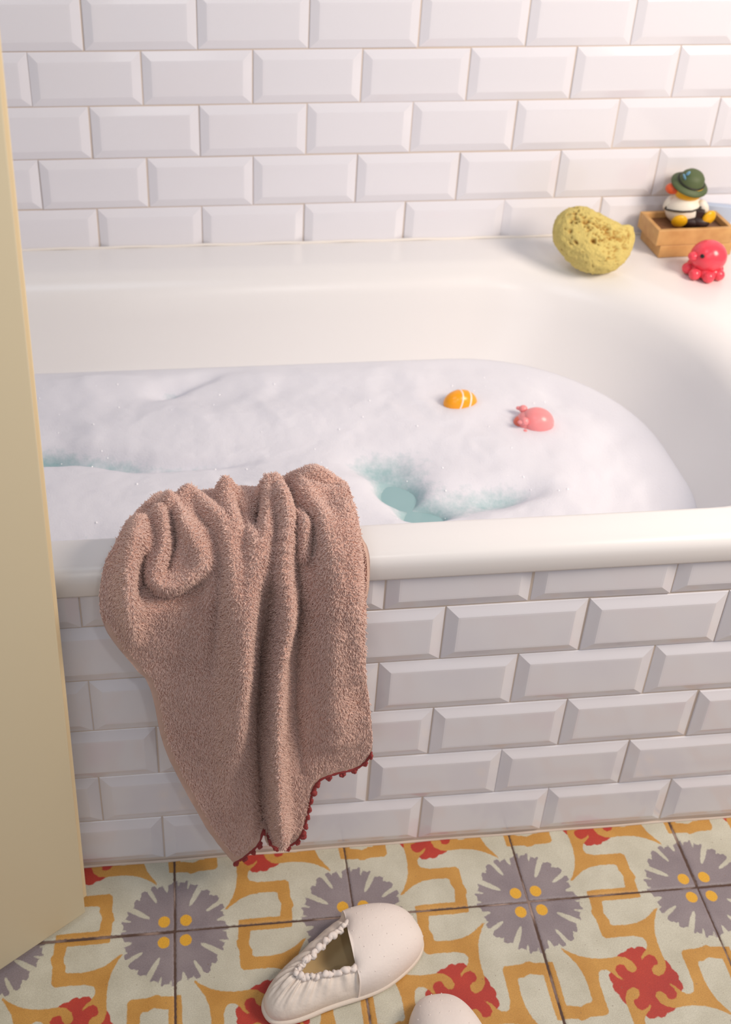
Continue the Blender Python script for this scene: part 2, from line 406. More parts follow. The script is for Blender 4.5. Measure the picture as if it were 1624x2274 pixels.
shell.data.polygons.foreach_set('use_smooth', [True] * len(shell.data.polygons)); place(shell, tub)
bm = bmesh.new(); tube(bm, [(x, .6752, .4632 + .0006 * math.sin(x * 60)) for x in np.linspace(OX0, OX1, 60)], .0022, 8)
place(obj('sealant_bead', bm, M['caulk']), tub)

# tiled front panel
panel = thing('wall_front', None, None, (.43, .02, 0)); tag(panel, kind='structure')
bm = tile_field(-.42, 1.30, range(0, 6), .0059, {0: .5987, 1: .66341}, lambda r: (r + 1) % 2, .004, .4345)
for v in bm.verts: v.co.y += .0025
place(obj('tiling', bm, M['tile'], None, False), panel)
bm = bmesh.new(); box(bm, (-.42, .0012, 0), (1.298, .035, .428)); place(obj('masonry', bm, M['grout'], None, False), panel)

bm = bmesh.new(); tube(bm, [(x, -.0002 + .0004 * math.sin(x * 47), .0006) for x in np.linspace(-.42, 1.298, 90)], [.0014 + .0005 * random.random() for _ in range(90)], 8)
place(obj('floor_joint', bm, M['grout']), panel)

# ------------------------------------------------------------------ water and foam
ZW = .308
def disc(level_ring, z0, nr, fn=None):
    P = np.array(level_ring); c = P.mean(0); V = [[c[0], c[1], z0]]
    ks = np.linspace(0, 1, nr + 1)[1:]
    for k in ks: V += [[*(c + (P[i] - c) * k), z0] for i in range(len(P))]
    V = np.array(V); n = len(P); Q = grid_faces(nr, n, False, True) + 1
    T = [(0, 1 + i, 1 + (i + 1) % n) for i in range(n)]
    return V, Q, T
def dense(R, n):
    P = np.array(R + [R[0]]); s = np.r_[0, np.cumsum(np.hypot(*np.diff(P, axis=0).T))]; t = np.linspace(0, s[-1], n, endpoint=False)
    return list(zip(np.interp(t, s, P[:, 0]), np.interp(t, s, P[:, 1])))
def make_mesh_qt(name, V, Q, T, m):
    me = bpy.data.meshes.new(name); me.from_pydata([tuple(v) for v in V], [], [tuple(int(i) for i in q) for q in Q] + [tuple(t) for t in T]); me.update()
    return link(name, me, m)
V, Q, T = disc(dense(inner_ring(inset_at(ZW) - .004), 120), ZW, 6)
tag(make_mesh_qt('bath_water', V, Q, T, M['water']), 'teal bath water showing through gaps in the white foam', 'water', kind='stuff')
V, Q, T = disc(dense(inner_ring(inset_at(.341) - .003), 420), 0, 150)
x, y = V[:, 0], V[:, 1]; P3 = np.stack([x, y, np.zeros_like(x)], 1)
def g2(cx, cy, sx, sy=None, rot=0):
    sy = sy or sx; dx, dy = x - cx, y - cy; c, s = math.cos(rot), math.sin(rot)
    return np.exp(-((c * dx + s * dy) / sx) ** 2 - ((-s * dx + c * dy) / sy) ** 2)
wx = P3 + .03 * np.stack([fbm(P3, 14, 3, 40), fbm(P3, 14, 3, 50), np.zeros_like(x)], 1)
h = .334 + .008 * fbm(wx, 7, 3, 3) + .0025 * (1 - 2 * np.abs(fbm(wx, 13, 2, 9))) + .0006 * fbm(P3, 120, 2, 21)
h += .012 * g2(.26, .50, .12, .05) + .006 * g2(.55, .50, .2, .03) + .012 * g2(.45, .40, .14, .05) + .006 * g2(.30, .24, .12, .05) + .010 * g2(.56, .27, .07, .05)
h += -.020 * g2(.388, .484, .030, .016, .5) - .008 * g2(.43, .505, .03, .012, .4)
h += -.026 * g2(.22, .354, .05, .017, -.1) - .023 * g2(.31, .337, .06, .016, -.25) - .014 * g2(.42, .317, .06, .010)
h += -.046 * g2(.666, .262, .028, .024) - .046 * g2(.688, .216, .025, .016) - .022 * g2(.650, .305, .040, .026) - .016 * g2(.74, .225, .06, .03) - .017 * g2(.80, .235, .04, .018)
h += -.003 * g2(.98, .25, .06, .16) - .008 * g2(.28, .16, .1, .05)
ring_k = np.r_[0, np.repeat(np.linspace(0, 1, 151)[1:], 420)]; w_ = fade(np.clip((ring_k - .88) / .12, 0, 1)); h = h * (1 - w_) + .341 * w_
ZLO = ZW - .006; h = np.where(h < ZW, ZW + (h - ZW) * .5, h); h = np.maximum(h, ZLO)
V[:, 2] = h
fo = make_mesh_qt('bath_foam', V, Q, T, M['foam']); attr(fo, 'thick', h - ZW)
tag(fo, 'thick white soap foam covering the bath water', 'foam', kind='stuff')
bm = bmesh.new()
for i in range(90):
    px, py = random.uniform(.2, .92), random.uniform(.15, .5)
    k = int(np.argmin((x - px) ** 2 + (y - py) ** 2))
    if h[k] > ZW: ball(bm, (px, py, h[k]), random.uniform(.0006, .0016), 8, 6)
tag(obj('foam_bubbles', bm, M['bubble'], fo), kind='stuff')
def foam_z(px, py): return float(h[int(np.argmin((x - px) ** 2 + (y - py) ** 2))])

# ------------------------------------------------------------------ door at the left
ang = math.atan2(-.1177 + .061, .1912 - .2773)
door = bpy.data.objects.new('door_1', None); COL.objects.link(door); tag(door, kind='structure')
door.location = (.2773, -.061, .008); door.rotation_euler = (0, 0, ang)
Lean = Matrix(((1, 0, -.0205, 0), (0, 1, 0, 0), (0, 0, 1, 0), (0, 0, 0, 1)))   # the old leaf hangs out of plumb
def lean(bm):
    for v in bm.verts: v.co = Lean @ v.co
bm = bmesh.new(); box(bm, (0, -.034, 0), (.42, 0, 1.15), .0022, 3); lean(bm); obj('door_leaf', bm, M['door'], door)
bm = bmesh.new(); box(bm, (-.0095, -.034, .006), (.01, -.0125, 1.15), .002, 3); lean(bm); obj('rebate_lip', bm, M['door_edge'], door)

# ------------------------------------------------------------------ towel over the rim
PROF = np.array([(.150, .345), (.135, .40), (.105, .455), (.075, .486), (.04, .497), (.005, .497), (-.02, .487), (-.034, .462), (-.040, .43), (-.040, .3), (-.038, -.02)])
for _ in range(3):
    q = [PROF[0]]
    for A, B in zip(PROF[:-1], PROF[1:]): q += [A * .75 + B * .25, A * .25 + B * .75]
    q.append(PROF[-1]); PROF = np.array(q)
PS = np.r_[0, np.cumsum(np.hypot(*np.diff(PROF, axis=0).T))]
# (position along the tub, distance along the drape, height of the fold), width of the fold
RIDGES = [
  ([(0.436,0.175,0.004),(0.456,0.18,0.006),(0.468,0.19,0.004)], 0.020),
  ([(0.362,0.23,0.016),(0.358,0.25,0.02),(0.352,0.265,0.02),(0.351,0.286,0.02),(0.351,0.318,0.014),(0.352,0.359,0.0)], 0.0121),
  ([(0.379,0.217,0.014),(0.385,0.231,0.016),(0.388,0.249,0.014),(0.38,0.262,0.012),(0.373,0.274,0.012),(0.387,0.283,0.013),(0.406,0.276,0.012),(0.419,0.267,0.008),(0.431,0.26,0.0)], 0.007),
  ([(0.392,0.219,-0.01),(0.394,0.242,-0.016),(0.387,0.268,-0.008)], 0.0051),
  ([(0.365,0.258,-0.014),(0.362,0.272,-0.016),(0.362,0.286,-0.012)], 0.0051),
  ([(0.363,0.286,-0.01),(0.376,0.303,-0.01),(0.399,0.302,-0.01),(0.416,0.289,-0.008),(0.427,0.28,0)], 0.0065),
  ([(0.388,0.204,0.016),(0.398,0.225,0.018),(0.408,0.242,0.016),(0.417,0.256,0.012),(0.421,0.265,0.004)], 0.0088),
  ([(0.412,0.206,-0.008),(0.42,0.223,-0.014),(0.431,0.237,-0.014),(0.436,0.254,-0.012),(0.436,0.276,-0.011),(0.433,0.304,-0.008),(0.424,0.396,-0.004)], 0.007),
  ([(0.408,0.196,0.018),(0.422,0.218,0.018),(0.434,0.235,0.018),(0.442,0.253,0.018),(0.445,0.273,0.018),(0.448,0.302,0.018),(0.449,0.343,0.018),(0.447,0.394,0.016),(0.445,0.448,0.014),(0.441,0.52,0.01),(0.439,0.601,0.004)], 0.014),
  ([(0.444,0.188,0.016),(0.449,0.212,0.012),(0.458,0.238,0.014),(0.466,0.25,0.016),(0.467,0.262,0.016),(0.464,0.283,0.014),(0.46,0.327,0.014),(0.457,0.385,0.014),(0.454,0.453,0.01),(0.452,0.533,0)], 0.0102),
  ([(0.452,0.196,-0.004),(0.456,0.218,-0.01),(0.46,0.244,-0.008),(0.46,0.26,0)], 0.0047),
  ([(0.477,0.194,-0.012),(0.474,0.212,-0.018),(0.471,0.23,-0.004)], 0.0051),
  ([(0.483,0.257,-0.006),(0.482,0.281,-0.012),(0.48,0.318,-0.018),(0.476,0.369,-0.024),(0.473,0.432,-0.027),(0.472,0.5,-0.027),(0.474,0.572,-0.026),(0.477,0.658,-0.018)], 0.0093),
  ([(0.493,0.18,0.012),(0.499,0.224,0.022),(0.501,0.244,0.022),(0.494,0.259,0.02),(0.492,0.274,0.02),(0.495,0.292,0.022),(0.497,0.305,0.026),(0.492,0.339,0.026),(0.488,0.376,0.026),(0.486,0.439,0.026),(0.488,0.507,0.026),(0.491,0.581,0.025),(0.496,0.647,0.022)], 0.0093),
  ([(0.483,0.189,0.013),(0.482,0.224,0.016),(0.479,0.249,0.016),(0.478,0.275,0.012),(0.476,0.302,0)], 0.0079),
  ([(0.506,0.176,-0.012),(0.508,0.208,-0.016),(0.508,0.233,-0.014),(0.507,0.264,-0.012),(0.508,0.303,-0.012),(0.512,0.329,-0.016),(0.509,0.364,-0.014),(0.508,0.436,-0.01),(0.512,0.504,-0.008),(0.517,0.555,-0.004)], 0.0065),
  ([(0.515,0.214,-0.012),(0.523,0.236,-0.018),(0.523,0.255,-0.018),(0.519,0.272,-0.008)], 0.0056),
  ([(0.514,0.243,0.01),(0.512,0.263,0.01)], 0.0065),
  ([(0.528,0.185,0.010),(0.516,0.208,0.018),(0.519,0.229,0.022),(0.533,0.245,0.022),(0.539,0.26,0.022),(0.539,0.291,0.018),(0.54,0.352,0.016),(0.545,0.427,0.012),(0.551,0.499,0.008)], 0.0186),
  ([(0.515,0.165,0.012),(0.538,0.17,0.016),(0.554,0.202,0.014)], 0.024),
  ([(0.527,0.19,-0.008),(0.551,0.193,-0.006)], 0.0056),
  ([(0.557,0.23,0.012),(0.559,0.253,0.012),(0.559,0.289,0.012),(0.563,0.338,0.01),(0.569,0.403,0.006)], 0.013),
  ([(0.567,0.254,-0.012),(0.569,0.277,-0.01),(0.568,0.313,-0.006)], 0.0042),
]
LEFT = [(.405, .06), (.388, .12), (.372, .175), (.350, .2159), (.3425, .2341), (.3370, .248), (.3315, .2545), (.3265, .2706), (.3232, .2881), (.3225, .3138), (.328, .3369), (.340, .3614), (.3525, .3875), (.3605, .3981), (.3665, .4236), (.370, .4749), (.376, .5115), (.3885, .5597), (.4035, .6036), (.4175, .6491), (.4385, .6975), (.443, .7073)]
RIGHT = [(.548, .06), (.556, .12), (.561, .17), (.5645, .21), (.5665, .2436), (.571, .2604), (.5727, .2756), (.5712, .3141), (.5705, .3489), (.5743, .3864), (.5750, .4035), (.583, .4526), (.5888, .5033), (.5902, .5277)]
BOTTOM = [(.443, .7073), (.4562, .6956), (.4693, .6766), (.4775, .663), (.4815, .668), (.4854, .6819), (.4996, .687), (.5145, .6749), (.5206, .6545), (.5244, .6311), (.5275, .598), (.532, .572), (.5453, .5638), (.5596, .5594), (.5763, .5546), (.5858, .5432), (.5902, .5277)]
def curve(pts, n, smooth=2):
    P = np.array(pts, float)
    for _ in range(smooth):
        q = [P[0]]
        for A, B in zip(P[:-1], P[1:]): q += [A * .75 + B * .25, A * .25 + B * .75]
        q.append(P[-1]); P = np.array(q)
    s = np.r_[0, np.cumsum(np.hypot(*np.diff(P, axis=0).T))]; t = np.linspace(0, s[-1], n)
    return np.stack([np.interp(t, s, P[:, 0]), np.interp(t, s, P[:, 1])], 1)
NS, NT = 170, 300
Lc, Rc, Bc = curve(LEFT, NT), curve(RIGHT, NT), curve(BOTTOM, NS)
Tc = np.stack([np.linspace(Lc[0, 0], Rc[0, 0], NS), np.linspace(Lc[0, 1], Rc[0, 1], NS)], 1)
s_ = np.linspace(0, 1, NS)[:, None, None]; t_ = np.linspace(0, 1, NT)[None, :, None]
AT_ = ((1 - s_) * Lc[None] + s_ * Rc[None] + (1 - t_) * Tc[:, None] + t_ * Bc[:, None]
       - ((1 - s_) * (1 - t_) * Lc[0] + s_ * (1 - t_) * Rc[0] + (1 - s_) * t_ * Lc[-1] + s_ * t_ * Rc[-1]))
aa, tt = AT_[..., 0].ravel(), AT_[..., 1].ravel()
Dp = np.zeros(len(aa))
for pts, sg in RIDGES:
    P = np.array(pts)
    C = curve(P[:, :2], 60, 2); u0 = np.linspace(0, 1, len(P))
    cum = np.r_[0, np.cumsum(np.hypot(*np.diff(P[:, :2], axis=0).T))]; cum /= cum[-1]
    amp = np.interp(np.linspace(0, 1, 60), cum, P[:, 2])
    d2 = (aa[:, None] - C[None, :, 0]) ** 2 + (tt[:, None] - C[None, :, 1]) ** 2
    k = d2.argmin(1); dm = d2[np.arange(len(aa)), k]
    Dp += 1.25 * amp[k] * np.exp(-dm / (.86 * sg * sg))
Pn = np.stack([aa, tt, np.zeros_like(aa)], 1)
Dp += .003 * fbm(Pn, 22, 3, 5) + .0008 * fbm(Pn, 90, 2, 8)
Dp *= np.clip((tt - .04) / .10, .2, 1)
bot = np.clip((NT - 1 - np.tile(np.arange(NT), NS)) / 20., 0, 1)
lip = np.interp(tt, [0, .25, .3, .40, .8], [0, 0, .004, .014, .020])
Dp = np.maximum(Dp, -.011 - lip)
yy = np.interp(tt, PS, PROF[:, 0]); zz = np.interp(tt, PS, PROF[:, 1])
tg = np.gradient(PROF, PS, axis=0); tg /= np.hypot(*tg.T)[:, None]
ny = np.interp(tt, PS, -(-tg[:, 1])); nz = np.interp(tt, PS, -tg[:, 0])
nl = np.hypot(ny, nz); ny /= nl; nz /= nl
TV = np.stack([aa, yy + ny * Dp, zz + nz * Dp], 1)
TF = grid_faces(NS, NT)
tcen = Vector((.45, -.03, .30))
towel = thing('bath_towel', 'dusty pink terry towel draped in folds over the bathtub rim', 'towel', tcen)
# thickness: back sheet 5 mm inside the front one, closed round the border
Vg = TV.reshape(NS, NT, 3)
e1 = np.gradient(Vg, axis=0); e2 = np.gradient(Vg, axis=1); NV = np.cross(e1, e2); NV /= np.linalg.norm(NV, axis=2)[..., None] + 1e-12
if (NV[NS // 2, 200] @ np.array([0, -1, 0])) < 0: NV = -NV
I = np.arange(NS * NT).reshape(NS, NT)
brd = np.r_[I[:, 0], I[-1, 1:], I[-2::-1, -1], I[0, -2:0:-1]]
BV = (Vg - .004 * NV).reshape(-1, 3); nb = len(TV)
side = np.stack([brd, np.roll(brd, -1), np.roll(brd, -1) + nb, brd + nb], 1)
cloth = mesh_np('cloth', np.r_[TV, BV], np.r_[TF, TF[:, ::-1] + nb, side], [M['terry'], M['hem']])
place(cloth, towel)
# smooth hem along the left edge and the bottom: second slot
fi = np.arange(len(TF)); si, ti = fi // (NT - 1), fi % (NT - 1)
wid = np.linalg.norm(Vg[-1] - Vg[0], axis=1)
dl = np.cumsum(np.r_[np.zeros((1, NT)), np.linalg.norm(np.diff(Vg, axis=0), axis=2)], 0)           # distance from the left edge
db = np.c_[np.cumsum(np.linalg.norm(np.diff(Vg, axis=1), axis=2)[:, ::-1], 1)[:, ::-1], np.zeros(NS)]
hem = ((dl < .0055) & (np.arange(NT)[None] > 120)) | (db < .0085 + .001 * np.sin(np.arange(NS) * .4)[:, None])
mi = np.zeros(len(cloth.data.polygons), np.int32); mi[:len(TF)] = hem[si, ti]; mi[len(TF):] = 1
cloth.data.polygons.foreach_set('material_index', mi)
# the loops of the terry: short curved tufts standing on the cloth
def pile(n):
    q = TF[~hem[si, ti]]
    A, B, C_, D_ = (TV[q[:, k]] for k in range(4))
    ar = np.linalg.norm(np.cross(C_ - A, D_ - B), axis=1); ar *= .5
    pick = RNG.choice(len(q), n, p=ar / ar.sum()); u, v = RNG.random(n)[:, None], RNG.random(n)[:, None]
    pos = (A[pick] * (1 - u) + B[pick] * u) * (1 - v) + (D_[pick] * (1 - u) + C_[pick] * u) * v
    nrm = NV.reshape(-1, 3)[q[pick, 0]]
    flow = np.stack([fbm(pos, 30, 2, 70), fbm(pos, 30, 2, 80), fbm(pos, 30, 2, 90)], 1) * .9 + RNG.normal(0, .34, (n, 3)) + np.array([0, 0, -.25])
    d = nrm + flow; d /= np.linalg.norm(d, axis=1)[:, None]
    ln = RNG.uniform(.0018, .0034, n)[:, None]; w = RNG.uniform(.00036, .00052, n)[:, None]
    s1 = np.cross(d, RNG.normal(size=(n, 3))); s1 /= np.linalg.norm(s1, axis=1)[:, None]; s2 = np.cross(d, s1)
    bend = (np.array([0, 0, -1]) * .25 + RNG.normal(0, .25, (n, 3))) * ln
    lv = []
    for f, ww in ((-.15, 1.0), (.45, 1.15), (.85, .8)):
        c = pos + d * ln * f + bend * f * f
        for k in range(3):
            a = 2 * PI * k / 3; lv.append(c + (math.cos(a) * s1 + math.sin(a) * s2) * w * ww)
    lv.append(pos + d * ln + bend)
    Vp = np.stack(lv, 1).reshape(-1, 3)
    base = (np.arange(n) * 10)[:, None]
    f = []
    for r in (0, 3):
        for k in range(3):
            k2 = (k + 1) % 3
            f += [np.c_[base + r + k, base + r + k2, base + r + 3 + k2], np.c_[base + r + k, base + r + 3 + k2, base + r + 3 + k]]
    for k in range(3): f.append(np.c_[base + 6 + k, base + 6 + (k + 1) % 3, base + 9])
    o = mesh_np('terry_pile', Vp, np.concatenate(f), M['pile']); place(o, towel); o['kind'] = 'stuff'
pile(130000)
# red crochet edging along the bottom
edge = Vg[:, -1] + .0005 * NV[:, -1]
ed = Vg[:, -1] - Vg[:, -4]; ed /= np.linalg.norm(ed, axis=1)[:, None] + 1e-9
bm = bmesh.new(); tube(bm, [edge[i] + ed[i] * .001 for i in range(0, NS, 2)], [.0013 + .0004 * math.sin(i * 1.3) for i in range(0, NS, 2)], 7)
cord = place(obj('crochet_edging', bm, M['crochet']), towel)
cord['label'] = 'dark red crochet edging'
cs = np.r_[0, np.cumsum(np.linalg.norm(np.diff(edge, axis=0), axis=1))]
npic = 21
for k in range(npic):
    i = int(np.argmin(abs(cs - cs[-1] * (k + .1) / (npic - .6)))); c = Vector(edge[i]) + Vector(ed[i]) * .0038
    bm = bmesh.new(); sz = .0024 if k not in (9, 14) else .0038
    tx = Vector(edge[min(i + 2, NS - 1)] - edge[max(i - 2, 0)]).normalized(); dn = Vector(ed[i])
    for dx, dd in ((-.8, .1), (.8, .1), (0, .9), (0, 0)):
        ball(bm, c + tx * dx * sz + dn * dd * sz + Vector((0, random.uniform(-.4, .4) * sz, 0)), sz * random.uniform(.75, 1.0), 9, 7)
    o = obj('picot', bm, M['crochet']); o.parent = cord

# ------------------------------------------------------------------ slippers
SL, SWID = .189, .078
def sole_outline(n):
    """closed outline from the heel round the outer side, toe and inner side; x heel->toe"""
    pts = []
    for i in range(n):
        a = 2 * PI * i / n - PI            # -pi at the heel
        x = SL * (.5 + .5 * math.cos(a)); c = abs(math.sin(a)) ** (.82 if x < SL * .5 else .70) * (1 if math.sin(a) >= 0 else -1)
        u = x / SL
        w = SWID * .5 * (.80 + .30 * fade(min(max((u - .25) / .45, 0), 1)) - .02 * math.sin(u * PI))
        pts.append((x, c * w + .004 * math.sin(u * PI)))
    return pts
def make_slipper(name, label, group):
    t = thing(name, label, 'slipper', group=group)
    n = 240; O = np.array(sole_outline(n))
    cen = O.mean(0); dirs = O - cen
    nr = np.roll(O, -1, 0) - np.roll(O, 1, 0); nr = np.stack([nr[:, 1], -nr[:, 0]], 1); nr /= np.linalg.norm(nr, axis=1)[:, None]
    # sole with rounded welt
    R = []
    for ins, z in ((.012, .0), (.0015, 0), (-.0012, .0015), (-.0022, .004), (-.0012, .0068), (.002, .008), (.012, .0082)):
        R.append(np.c_[O - nr * ins, np.full(n, z)])
    V = np.concatenate(R); F = grid_faces(len(R), n, False, True)
    bm = bmesh.new(); vs = [bm.verts.new(v) for v in V]
    for f in F: bm.faces.new([vs[i] for i in f])
    bm.faces.new([vs[i] for i in range(n)][::-1]); bm.faces.new([vs[(len(R) - 1) * n + i] for i in range(n)])
    obj('sole', bm, M['sole'], t)
    bm = bmesh.new(); A = [bm.verts.new((p[0], p[1], .0095)) for p in O - nr * .005]; bm.faces.new(A)
    B = [bm.verts.new((p[0], p[1], .007)) for p in O - nr * .005]
    for i in range(n): bm.faces.new((A[i], A[(i + 1) % n], B[(i + 1) % n], B[i]))
    obj('insole', bm, M['insole'], t, False)
    # opening curve, matched to the outline
    XV = .103
    u = O[:, 0] / SL; SH = .37; Ox = O[:, 0] - SH * (O[:, 1] - .003); toe = Ox > XV
    C = np.zeros((n, 3))
    yv = .0215
    for i in range(n):
        x, y = Ox[i], O[i, 1]; sg = 1 if y - .004 * math.sin(u[i] * PI) >= 0 else -1
        if toe[i]:
            a = math.atan2(y - .003, x - XV)          # -90..90 over the toe
            k = max(-1, min(1, a / (PI / 2)))
            C[i] = (XV - .004 * (1 - k * k) + .004, .003 + yv * k, .0475 - .0105 * k * k)
        else:
            k = max(0.0, x / XV)                         # 1 at the vamp, 0 at the heel
            C[i] = (.037 + (XV - .037) * k ** 1.0, .002 + sg * (yv * k ** .75 * .98 + .0015), .0385 + .0005 * k + .0045 * (1 - k) ** 2)
    for _ in range(2): C[:, 1:] = np.where(toe[:, None], C[:, 1:], (np.roll(C, 1, 0)[:, 1:] + C[:, 1:] * 2 + np.roll(C, -1, 0)[:, 1:]) / 4)
    CS = C[:, 0].copy(); C[:, 0] += SH * (C[:, 1] - .003)
    m = 40; v = np.linspace(0, 1, m)
    def surf(idx, off):
        S = np.zeros((len(idx), m, 3))
        for q, i in enumerate(idx):
            o = np.array([*O[i] - nr[i] * .001, .0065]); c = C[i]
            if toe[i]:
                flat = np.hypot(*(o[:2] - c[:2]))
                p1 = o + np.array([*nr[i] * .0045, .024 + .012 * (1 - min(flat / .085, 1))]); p2 = c + np.array([*(o[:2] - c[:2]) * .55, .010 * min(flat / .085, 1) + .002])
            else:
                hk = 1 - CS[i] / XV
                p1 = o + np.array([*nr[i] * .0045, .017]); p2 = c + np.array([*(o[:2] - c[:2]) * .40, -.001 + .002 * max(hk, 0)])
            B = ((1 - v) ** 3)[:, None] * o + (3 * v * (1 - v) ** 2)[:, None] * p1 + (3 * v * v * (1 - v))[:, None] * p2 + (v ** 3)[:, None] * c
            S[q] = B
        e1 = np.gradient(S, axis=0); e2 = np.gradient(S, axis=1); N = np.cross(e1, e2); N /= np.linalg.norm(N, axis=2)[..., None] + 1e-12
        if N[len(idx) // 2, 5] @ np.array([*nr[idx[len(idx) // 2]], .3]) < 0: N = -N
        return S + off * N, N
    def sheet(name, idx, mt, off, thick, ruffle=False):
        S, N = surf(idx, off)
        if ruffle:
            ph = np.linspace(0, 1, len(idx))[:, None]; vv = v[None]
            P3 = S.reshape(-1, 3)
            wr = (.0012 * np.sin(ph * 150 + 5 * vv) + .0016 * np.sin(ph * 61 + 1.7 + 6 * vv)) * np.clip((vv - .30) / .5, 0, 1)
            wr = wr + .0014 * fbm(P3, 70, 3, 31).reshape(len(idx), m) * np.clip(vv * 1.5, 0, 1)
            S = S + N * wr[..., None]
        Q = S - N * thick; k = len(idx) * m
        G = np.arange(k).reshape(len(idx), m); br = np.r_[G[:, 0], G[-1, 1:], G[-2::-1, -1], G[0, -2:0:-1]]
        F = grid_faces(len(idx), m)
        sd = np.stack([br, np.roll(br, -1), np.roll(br, -1) + k, br + k], 1)
        return mesh_np(name, np.r_[S.reshape(-1, 3), Q.reshape(-1, 3)], np.r_[F, F[:, ::-1] + k, sd], mt, t), S, N
    it = [i for i in range(n) if toe[i]]
    vamp, S, N = sheet('vamp', it, M['felt'], .0014, .0024)
    # raised dots of the vamp cloth
    bm = bmesh.new(); bm.from_mesh(vamp.data)
    st = .017
    pts = S.reshape(-1, 3); nn = N.reshape(-1, 3)
    for a in range(-4, 12):
        for b in range(-6, 7):
            px = .112 + a * st * .87 / 1.0; py = b * st * .62 + (a % 2) * st * .31
            d = (pts[:, 0] - px) ** 2 + (pts[:, 1] - py) ** 2; k = int(d.argmin())
            if d[k] < 3e-6 and pts[k, 2] > .014:
                q = Vector(pts[k]); w = Vector(nn[k])
                ball(bm, q, (.0007, .0007, .0007), 6, 5, rot=w.to_track_quat('Z', 'X').to_matrix().to_4x4())
    bm.to_mesh(vamp.data); bm.free(); vamp.data.polygons.foreach_set('use_smooth', [True] * len(vamp.data.polygons))
    ih = [i for i in range(n) if not toe[i]]
    k0 = next(j for j in range(len(ih)) if j and ih[j] - ih[j - 1] > 1) if any(ih[j] - ih[j - 1] > 1 for j in range(1, len(ih))) else 0
    ih = ih[k0:] + ih[:k0]
    ih = [(ih[0] - 1) % n] + ih + [(ih[-1] + 1) % n]
    qt, S, N = sheet('heel_quarter', ih, M['quilt'], 0, .0018, True)
    # gathered elastic collar
    P = S[:, -1]; cs = np.r_[0, np.cumsum(np.linalg.norm(np.diff(P, axis=0), axis=1))]
    tv = np.linspace(0, cs[-1], 170); ctr = np.stack([np.interp(tv, cs, P[:, k]) for k in range(3)], 1)
    bm = bmesh.new()
    rad = [.0030 + .0006 * math.sin(q * 1000) + .0006 * math.sin(q * 490 + 1) + .0003 * random.uniform(-1, 1) for q in tv]
    ctr = ctr + np.c_[.0007 * np.sin(tv * 800), .0009 * np.sin(tv * 640 + 1), .0014 + .0006 * np.sin(tv * 510)]
    tube(bm, ctr, rad, 10); obj('gathered_collar', bm, M['felt'], t)
    return t
def copy_tree(o):
    r = o.copy(); COL.objects.link(r)
    for ch in list(o.children):
        c = ch.copy(); COL.objects.link(c); c.parent = r
    return r
slip = make_slipper('slipper', 'white cotton slipper seen whole, gathered heel, lying diagonally on the patterned floor', 'pair of white slippers')
slip.location = (.4675, -.1865, .0005); slip.rotation_euler = (0, 0, math.radians(24))
slip2 = copy_tree(slip); slip2['label'] = 'white cotton slipper with only its rounded toe showing at the bottom edge'
slip2.location = (.6475, -.377, .0005); slip2.rotation_euler = (0, 0, math.radians(91)); slip2.scale = (1, -1, 1)

